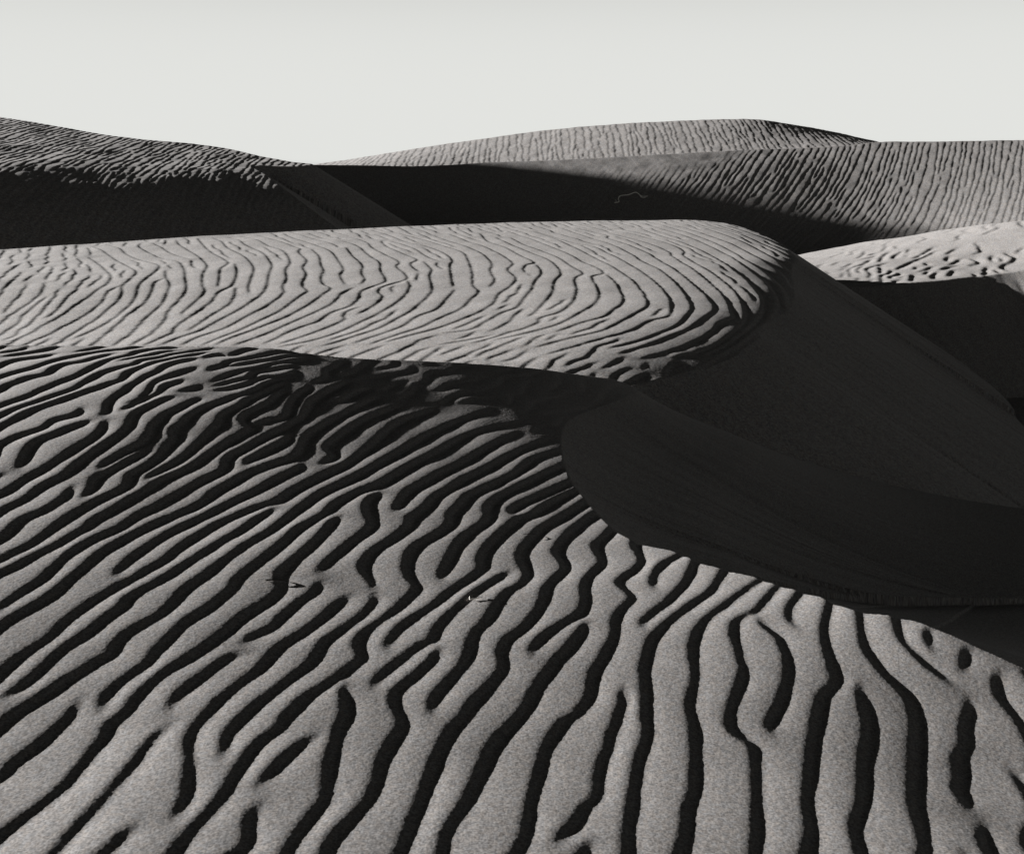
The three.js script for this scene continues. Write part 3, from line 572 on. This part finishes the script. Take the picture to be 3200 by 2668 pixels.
// ---------------------------------------------------------------- the pale flat beyond the right end of the middle dune
const flatPts = [[1640, 588, 15.4], [1720, 587, 15.5], [1920, 576, 15.7], [2100, 555, 16.1], [1640, 520, 22.2], [1780, 496, 21], [1920, 474, 19.4], [2100, 452, 18.2], [1800, 540, 17.2]].map(([u, v, y]) => point(u, v, y));
const flatSurface = table(plate(flatPts, 0.05), 2, 11, 10, 22, 0.3);
const flatLines = [
  [1170, 370, 1150, 420, 1080, 465], [1250, 470, 1130, 540, 1000, 580, 985, 630, 1010, 690], [1150, 552, 1090, 600, 1120, 640], [1440, 520, 1300, 555, 1195, 585, 1240, 650, 1220, 700],
  [1470, 380, 1390, 440, 1340, 510], [1340, 550, 1362, 600, 1360, 650], [1500, 590, 1450, 650, 1390, 660, 1375, 720, 1390, 770], [1520, 235, 1420, 290, 1430, 320, 1380, 375], [1545, 300, 1560, 345],
  [1650, 370, 1530, 430, 1510, 470], [2010, 320, 1880, 410, 1750, 465], [2040, 370, 1850, 460, 1700, 520, 1540, 600], [1720, 340, 1670, 400], [2000, 560, 1840, 630], [1940, 600, 1900, 660], [1800, 560, 1775, 600],
  [2060, 620, 2000, 670, 1990, 710], [1755, 650, 1725, 740], [1910, 510, 1918, 550], [1030, 510, 890, 590], [870, 500, 760, 545], [930, 630, 890, 690], [1100, 690, 1060, 780], [1250, 720, 1210, 780], [1000, 560, 870, 610], [2300, 330, 2150, 420], [2350, 460, 2200, 540], [2250, 600, 2180, 680],
].map((p) => lay(flatSurface, trace('J', p), 11, 22, 0.03)).filter(Boolean);
const flatBrink = even([[1640, 588], [1720, 587.5], [1760, 586.5], [1820, 584], [1870, 580.5], [1920, 576], [2100, 556], [2500, 505], [2700, 470], [2500, 405]].slice(0, 8).reverse().map(([u, v]) => meet(flatSurface, u, v, 11, 24)).filter(Boolean), 0.15);
const flatBack = even([[1500, 542], [1640, 520], [1700, 507], [1760, 498], [1850, 486], [1920, 474], [2100, 452], [2500, 405]].map(([u, v]) => meet(flatSurface, u, v, 11, 24)).filter(Boolean), 0.15);
const flatRim = [...flatBrink, ...flatBack];
const flatPoly = flatRim;
const flatDir = directions(flatLines, 2, 11, 10, 22, 0.2);
flatLines.push(...fill(flatLines, flatDir, (x, y) => y > 13.5 && within(flatPoly, x, y), { lambda: 0.17, wander: 0.8, longest: 5, shortest: 0.9, box: [3, 9, 14, 20], seeds: 400, gaps: 0.62 }));
dune({
  label: 'pale sunlit flat of sand with short broken ripples behind the right end of the middle dune', x0: 2.4, x1: 10.4, y0: 10.5, y1: 21.5, s: 0.026, floor: -2.75,
  surface: flatSurface, lines: flatLines, poly: flatPoly, brink: flatRim, material: sandMiddle, rough: 0.005, grain: 1.5,
  cull: (x, y) => x > 0.5 * y + 0.3,
  ripple: { lambda: 0.2, height: (x, y) => 0.026 * (0.45 + 0.55 * smooth(4.4, 5.6, x)) * (0.4 + 0.6 * smooth(19.5, 17, y)), shift: () => 0.005, taper: 0.12, soften: 1, leak: 0.012 },
});

// ---------------------------------------------------------------- the left dune behind
const leftShape = (x, y) => {
  const s = Math.max(0, (x + 6.6) * 0.6 - (y - 19.6) * 0.8 - 0.25), c = Math.min(s, 4.5);
  return 0.5 - 0.122 * (x + 8) + 0.1 * (y - 22) - 0.042 * c * c - 0.4 * (s - c) + 0.012 * noise(x * 0.5, y * 0.5);
};
const leftSurface = table(leftShape, -16, 1, 11, 34, 0.3);
const leftGuides = [[300, 110, 150, 180, 0, 220], [600, 140, 450, 200, 250, 230], [900, 180, 750, 230, 600, 260], [60, 370, 90, 480, 50, 600, 20, 640], [330, 340, 250, 440, 310, 560, 280, 640], [560, 330, 700, 450, 640, 560], [900, 380, 880, 450], [1200, 350, 1150, 420], [500, 600, 250, 750, 50, 900], [1000, 560, 850, 750, 700, 900], [1450, 480, 1300, 700, 1150, 850], [1800, 720, 1600, 850]].map((p) => lay(leftSurface, trace('F', p), 12, 33, 0.05)).filter(Boolean);
const leftBrink = even([[-500, 180], [-200, 205], [0, 240], [100, 256], [180, 270], [250, 281], [340, 290], [400, 295], [460, 303], [520, 317], [560, 325], [600, 332], [640, 336], [600, 342], [525, 340], [545, 358], [580, 385], [620, 415], [660, 445], [700, 473], [780, 520]].map(([u, v]) => meet(leftSurface, u, v, 12, 33)).filter(Boolean), 0.2);
const leftPoly = [...leftBrink, [-1.5, 11], [-16, 11], [-16, 26]];
const inLeft = (x, y) => x > -0.5 * y - 0.5 && y > 14 && within(leftPoly, x, y);
const leftDir = directions(leftGuides, -16, 1, 11, 32, 0.25);
const leftLines = fill([], leftDir, inLeft, { lambda: 0.125, wander: 0.2, longest: 50, box: [-13, -2, 14, 29], seeds: 60 });
dune({
  label: 'dark left dune behind the middle dune with zigzag ripples catching light along its shoulder', x0: -14, x1: 0.5, y0: 13, y1: 31, s: 0.02, floor: -2.75,
  surface: leftSurface, lines: leftLines, poly: leftPoly, brink: leftBrink, material: sandFar, rough: 0.006, grain: 1, micro: 0.0002,
  cull: (x, y) => x < -0.52 * y - 1.5,
  ripple: { lambda: 0.125, height: () => 0.007, shift: () => 0.004, taper: 0.08, soften: 0.5 },
});

// ---------------------------------------------------------------- the long slope behind on the right
const bowlPts = [[400, 338, 33.4], [640, 338, 33.4], [800, 339, 33.4], [1000, 333, 33.4], [1200, 325, 33.7], [1400, 314, 34.2], [1600, 305, 35], [1750, 297, 35.4], [1920, 290, 35.6], [2100, 287, 35.6], [1200, 350, 32.9], [1400, 342, 33.2], [1600, 335, 33.8],
  [640, 480, 28.6], [1000, 470, 29], [1400, 480, 29.2], [1700, 480, 29.8], [1920, 480, 29.7], [2100, 470, 29.3], [640, 400, 31], [1000, 400, 31.2], [1400, 400, 31.5], [1700, 390, 32.4], [1920, 380, 32.7], [2100, 370, 32.7], [1000, 570, 24], [1900, 570, 25]].map(([u, v, y]) => point(u, v, y));
const bowlSurface = table(plate(bowlPts, 0.02), -12, 22, 17, 42, 0.4);
const bowlGuides = [['G', [1000, 360, 1120, 450, 1150, 550, 1100, 640, 980, 740]], ['G', [250, 440, 290, 540, 220, 640, 150, 700]], ['G', [1400, 300, 1490, 420, 1500, 600, 1400, 720]], ['G', [1800, 280, 1870, 400, 1850, 520, 1700, 650, 1500, 780]], ['G', [2060, 270, 2090, 370]], ['G', [2000, 420, 2080, 560, 1950, 700, 1800, 830]], ['G', [700, 720, 500, 800, 300, 870]], ['G', [1300, 830, 1000, 950, 750, 1000]], ['G', [1700, 880, 1400, 960, 1200, 1040]], ['G', [50, 440, 120, 540, 90, 640]], ['G', [700, 440, 740, 560, 640, 680]], ['I', [1600, 470, 1620, 600]], ['I', [1050, 480, 1080, 520]], ['I', [800, 400, 780, 480]]].map((p) => lay(bowlSurface, trace(...p), 18, 40, 0.08)).filter(Boolean);
const bowlBrink = even([[-200, 338], [300, 338], [600, 338], [760, 339], [880, 340], [1000, 333], [1200, 325], [1400, 314], [1600, 305], [1750, 297], [1800, 291], [1920, 290], [2100, 287], [2500, 284]].map(([u, v]) => meet(bowlSurface, u, v, 18, 41.5)).filter(Boolean), 0.3);
const bowlPoly = [...bowlBrink, [22, 16], [-12, 16]];
const bowlDir = directions(bowlGuides, -12, 22, 17, 41, 0.4);
const bowlLines = fill([], bowlDir, (x, y) => x > -4 && x < 0.5 * y + 0.5 && y > 20 && within(bowlPoly, x, y), { lambda: 0.185, wander: 0.12, longest: 90, box: [-4, 17, 23, 36], seeds: 60 });
const bowl = dune({
  label: 'long dark slope behind the middle dune, crossed by a slanting shadow edge, rippled on its right', x0: -11, x1: 19, y0: 23, y1: 39, s: 0.027, floor: -2.75,
  surface: bowlSurface, lines: bowlLines, poly: bowlPoly, brink: bowlBrink, material: sandFar, rough: 0.006, grain: 1, micro: 0.0002,
  cull: (x, y) => Math.abs(x) > 0.5 * y + 0.8,
  reach: 1.6,
  fade: (x, y, e) => smooth(0.4, 2.2, e + 3 * smooth(5, 9, x)) * smooth(-2, 4, x),
  ripple: { lambda: 0.185, height: () => 0.0095, shift: () => 0.006, taper: 0.12, soften: 0.5 },
});

// ---------------------------------------------------------------- the highest dune at the back
const backPts = [[600, 345, 42], [700, 330, 43], [800, 313, 43], [1000, 283, 43.3], [1200, 259, 43.5], [1400, 247, 43.5], [1560, 245, 43.5], [1650, 259, 43.8], [1750, 279, 44], [1850, 300, 44], [2000, 330, 44], [700, 345, 40], [1000, 345, 39.8], [1300, 330, 39.6], [1600, 315, 39.6], [1800, 310, 40], [1300, 290, 41.3], [1600, 280, 41.6]].map(([u, v, y]) => point(u, v, y));
const backSurface = table(plate(backPts, 0.02), -12, 24, 34, 50, 0.5);
const backGuides = [['O', [1000, 400, 860, 520]], ['O', [1400, 370, 1200, 480, 1080, 550]], ['O', [1560, 360, 1570, 440, 1540, 540]], ['O', [1900, 300, 1870, 420, 1900, 510]], ['I', [560, 210, 600, 300, 640, 380]], ['I', [1000, 150, 1010, 250, 1020, 350]], ['I', [1500, 110, 1600, 200, 1580, 320]], ['I', [1800, 90, 1900, 180, 1830, 310]], ['G', [300, 110, 370, 200, 360, 290]], ['G', [900, 110, 1050, 200, 1090, 260]], ['G', [1250, 170, 1400, 240]]].map((p) => lay(backSurface, trace(...p), 36, 48, 0.1)).filter(Boolean);
const backBrink = even([[560, 352], [640, 338], [700, 329], [800, 313], [900, 297], [1000, 283], [1100, 269], [1200, 259], [1300, 252], [1400, 247], [1500, 244], [1560, 245], [1600, 251], [1650, 259], [1700, 268], [1750, 279], [1800, 290], [1850, 300], [2000, 330], [2100, 345]].map(([u, v]) => meet(backSurface, u, v, 36, 49)).filter(Boolean), 0.4);
const backPoly = [...backBrink, [22, 34], [-12, 34]];
const backDir = directions(backGuides, -12, 24, 34, 50, 0.5);
const backLines = fill([], backDir, (x, y) => y > 36.5 && within(backPoly, x, y), { lambda: 0.22, wander: 0.2, longest: 60, box: [-8, 16, 39, 45], seeds: 60 });
dune({
  label: 'highest and farthest dune on the skyline, grey with thin upright ripple lines', x0: -9, x1: 19.5, y0: 38.5, y1: 47, s: 0.036, floor: -2.75,
  surface: backSurface, lines: backLines, poly: backPoly, brink: backBrink, material: sandFar, rough: 0.008, grain: 1, micro: 0.0002, reach: 2,
  ripple: { lambda: 0.22, height: () => 0.0115, shift: () => 0.006, taper: 0.14, soften: 0.4 },
});

// ---------------------------------------------------------------- added unseen dune left of the view, shaped to cast the slanting shadow
{
  // its crest line is where the edge of the shadow on the long slope, followed back towards the sun, comes from
  const along = [Math.cos(SUN_AZ), -Math.sin(SUN_AZ)], across = [Math.sin(SUN_AZ), Math.cos(SUN_AZ)], U0 = -76;
  const crest = [[981, 340], [1169, 362], [1294, 377], [1398, 390], [1685, 422], [1920, 467]].map(([u, v]) => {
    const [x, y] = meet(bowlSurface, u, v, 18, 41.5), t = (x * along[0] + y * along[1] - U0) * Math.tan(SUN_EL);
    return [x * across[0] + y * across[1], bowlSurface(x, y) + t];
  }).sort((a, b) => a[0] - b[0]);
  const line = (w) => {
    const n = crest.length - 1;
    if (w < crest[0][0]) return crest[0][1] - 0.3 * (crest[0][0] - w);
    if (w > crest[n][0]) return crest[n][1] - 0.3 * (w - crest[n][0]);
    let k = 0; while (crest[k + 1][0] < w) k++;
    const f = (w - crest[k][0]) / (crest[k + 1][0] - crest[k][0]);
    return crest[k][1] + f * (crest[k + 1][1] - crest[k][1]);
  };
  const addedHill = (x, y) => line(x * across[0] + y * across[1]) - 0.62 * (Math.hypot(x * along[0] + y * along[1] - U0, 0.6) - 0.6);
  dune({ label: 'tall smooth dune beyond the left edge of the view', x0: -100, x1: -20, y0: 14, y1: 116, s: 0.5, floor: -2.75, surface: addedHill, material: sandFar, rough: 0.02, grain: 3, cull: (x, y) => addedHill(x, y) < -2.75 });
}
// ---------------------------------------------------------------- level sand between and beyond the dunes
{
  const g = new THREE.PlaneGeometry(5000, 5000, 100, 100); g.rotateX(-Math.PI / 2);
  const p = g.attributes.position, uv = g.attributes.uv;
  for (let k = 0; k < p.count; k++) uv.setXY(k, p.getX(k), -p.getZ(k));
  const m = new THREE.Mesh(g, sandFar); m.position.y = -2.7; m.name = 'sand_ground'; m.userData = { label: 'level sand between and beyond the dunes', category: 'ground', kind: 'structure' };
  m.receiveShadow = m.castShadow = true; scene.add(m);
}

// ---------------------------------------------------------------- twigs lying on the sand
const bark = new THREE.MeshStandardMaterial({ color: new THREE.Color(0.03, 0.027, 0.025), roughness: 0.9 });
const bare = new THREE.MeshStandardMaterial({ color: new THREE.Color(0.62, 0.6, 0.56), roughness: 0.85 });
// a stem through points (right, forward, up), tapering from r0 to r1
function stem(pts, r0, r1) {
  const c = new THREE.CatmullRomCurve3(pts.map(([x, y, z]) => new THREE.Vector3(x, z, -y))), n = pts.length * 5, g = new THREE.TubeGeometry(c, n, 1, 7, false), p = g.attributes.position;
  for (let i = 0; i <= n; i++) {
    const m = c.getPointAt(i / n), r = r0 + (r1 - r0) * i / n;
    for (let j = 0; j <= 7; j++) { const k = i * 8 + j, w = r * (1 + 0.18 * noise(i * 0.7, j)); p.setXYZ(k, m.x + (p.getX(k) - m.x) * w, m.y + (p.getY(k) - m.y) * w, m.z + (p.getZ(k) - m.z) * w); }
  }
  g.computeVertexNormals();
  return g;
}
function twig(label, pieces, group) {
  const root = new THREE.Group(); root.name = numbered('twig'); root.userData = { label, category: 'twig' };
  for (const [name, g, m] of pieces) { const o = new THREE.Mesh(g, m); o.name = name; o.castShadow = o.receiveShadow = true; root.add(o); }
  scene.add(root);
}
const onSand = (d, surface, crop, pts, near, far, lift) => trace(crop, pts).map(([u, v], k) => { const q = meet(surface, u, v, near, far); return [q[0], q[1], d.height(q[0], q[1]) + (Array.isArray(lift) ? lift[k] : lift)]; });
{
  const p = onSand(nearDune, nearSurface, 'T', [1320, 1420, 1460, 1418, 1580, 1412, 1665, 1405], 2, 8, [0.004, 0.006, 0.008, 0.003]);
  const d = p[0], e = p[1];
  twig('short dark stick lying across a ripple trough on the near dune, left of centre', [
    ['stick', stem(p, 0.0028, 0.002), bark],
    ['broken_tip', stem([[d[0] - 0.004, d[1], d[2] + 0.001], [d[0] + 0.001, d[1], d[2]]], 0.0032, 0.003), bare]]);
}
{
  const p = onSand(nearDune, nearSurface, 'B', [1790, 228, 1830, 226, 1880, 222, 1920, 214], 2, 8, [0.006, 0.006, 0.006, 0.004]);
  const q = p[0];
  twig('small pale forked twig lying beside a ripple near the centre of the near dune', [
    ['stick', stem(p, 0.002, 0.0011), bare],
    ['fork', mergeGeometries([stem([q, [q[0] + 0.001, q[1] + 0.006, q[2] + 0.007]], 0.0013, 0.0008), stem([q, [q[0] - 0.006, q[1] - 0.002, q[2] + 0.002]], 0.0013, 0.0008), stem([q, [q[0] + 0.002, q[1] - 0.006, q[2] + 0.001]], 0.0013, 0.0008)]), bare]]);
}
{
  const p = onSand(nearDune, nearSurface, 'H', [496, 1130, 560, 1127, 605, 1120], 2, 8, [0.004, 0.005, 0.004]);
  twig('very thin dark stick on the near dune below its curved crest', [['stick', stem(p, 0.0013, 0.0008), bark]]);
}
{
  const P = onSand(bowl, bowlSurface, 'I', [1368, 752, 1402, 745, 1398, 725, 1412, 708, 1480, 702, 1545, 686, 1590, 705, 1640, 698], 18, 36, [0.03, 0.03, 0.05, 0.07, 0.08, 0.09, 0.05, 0.03]);
  const f = onSand(bowl, bowlSurface, 'I', [1575, 700, 1600, 716, 1625, 712], 18, 36, 0.04), h = onSand(bowl, bowlSurface, 'I', [1380, 750, 1378, 738, 1372, 732], 18, 36, 0.05);
  twig('pale crooked dry branch lying in the dark hollow behind the middle dune', [['stick', stem(P, 0.012, 0.007), bare], ['side_shoot', stem(f, 0.008, 0.005), bare], ['side_shoot', stem(h, 0.009, 0.005), bare]]);
}

renderer.setSize(1024, 853);
renderer.render(scene, camera);
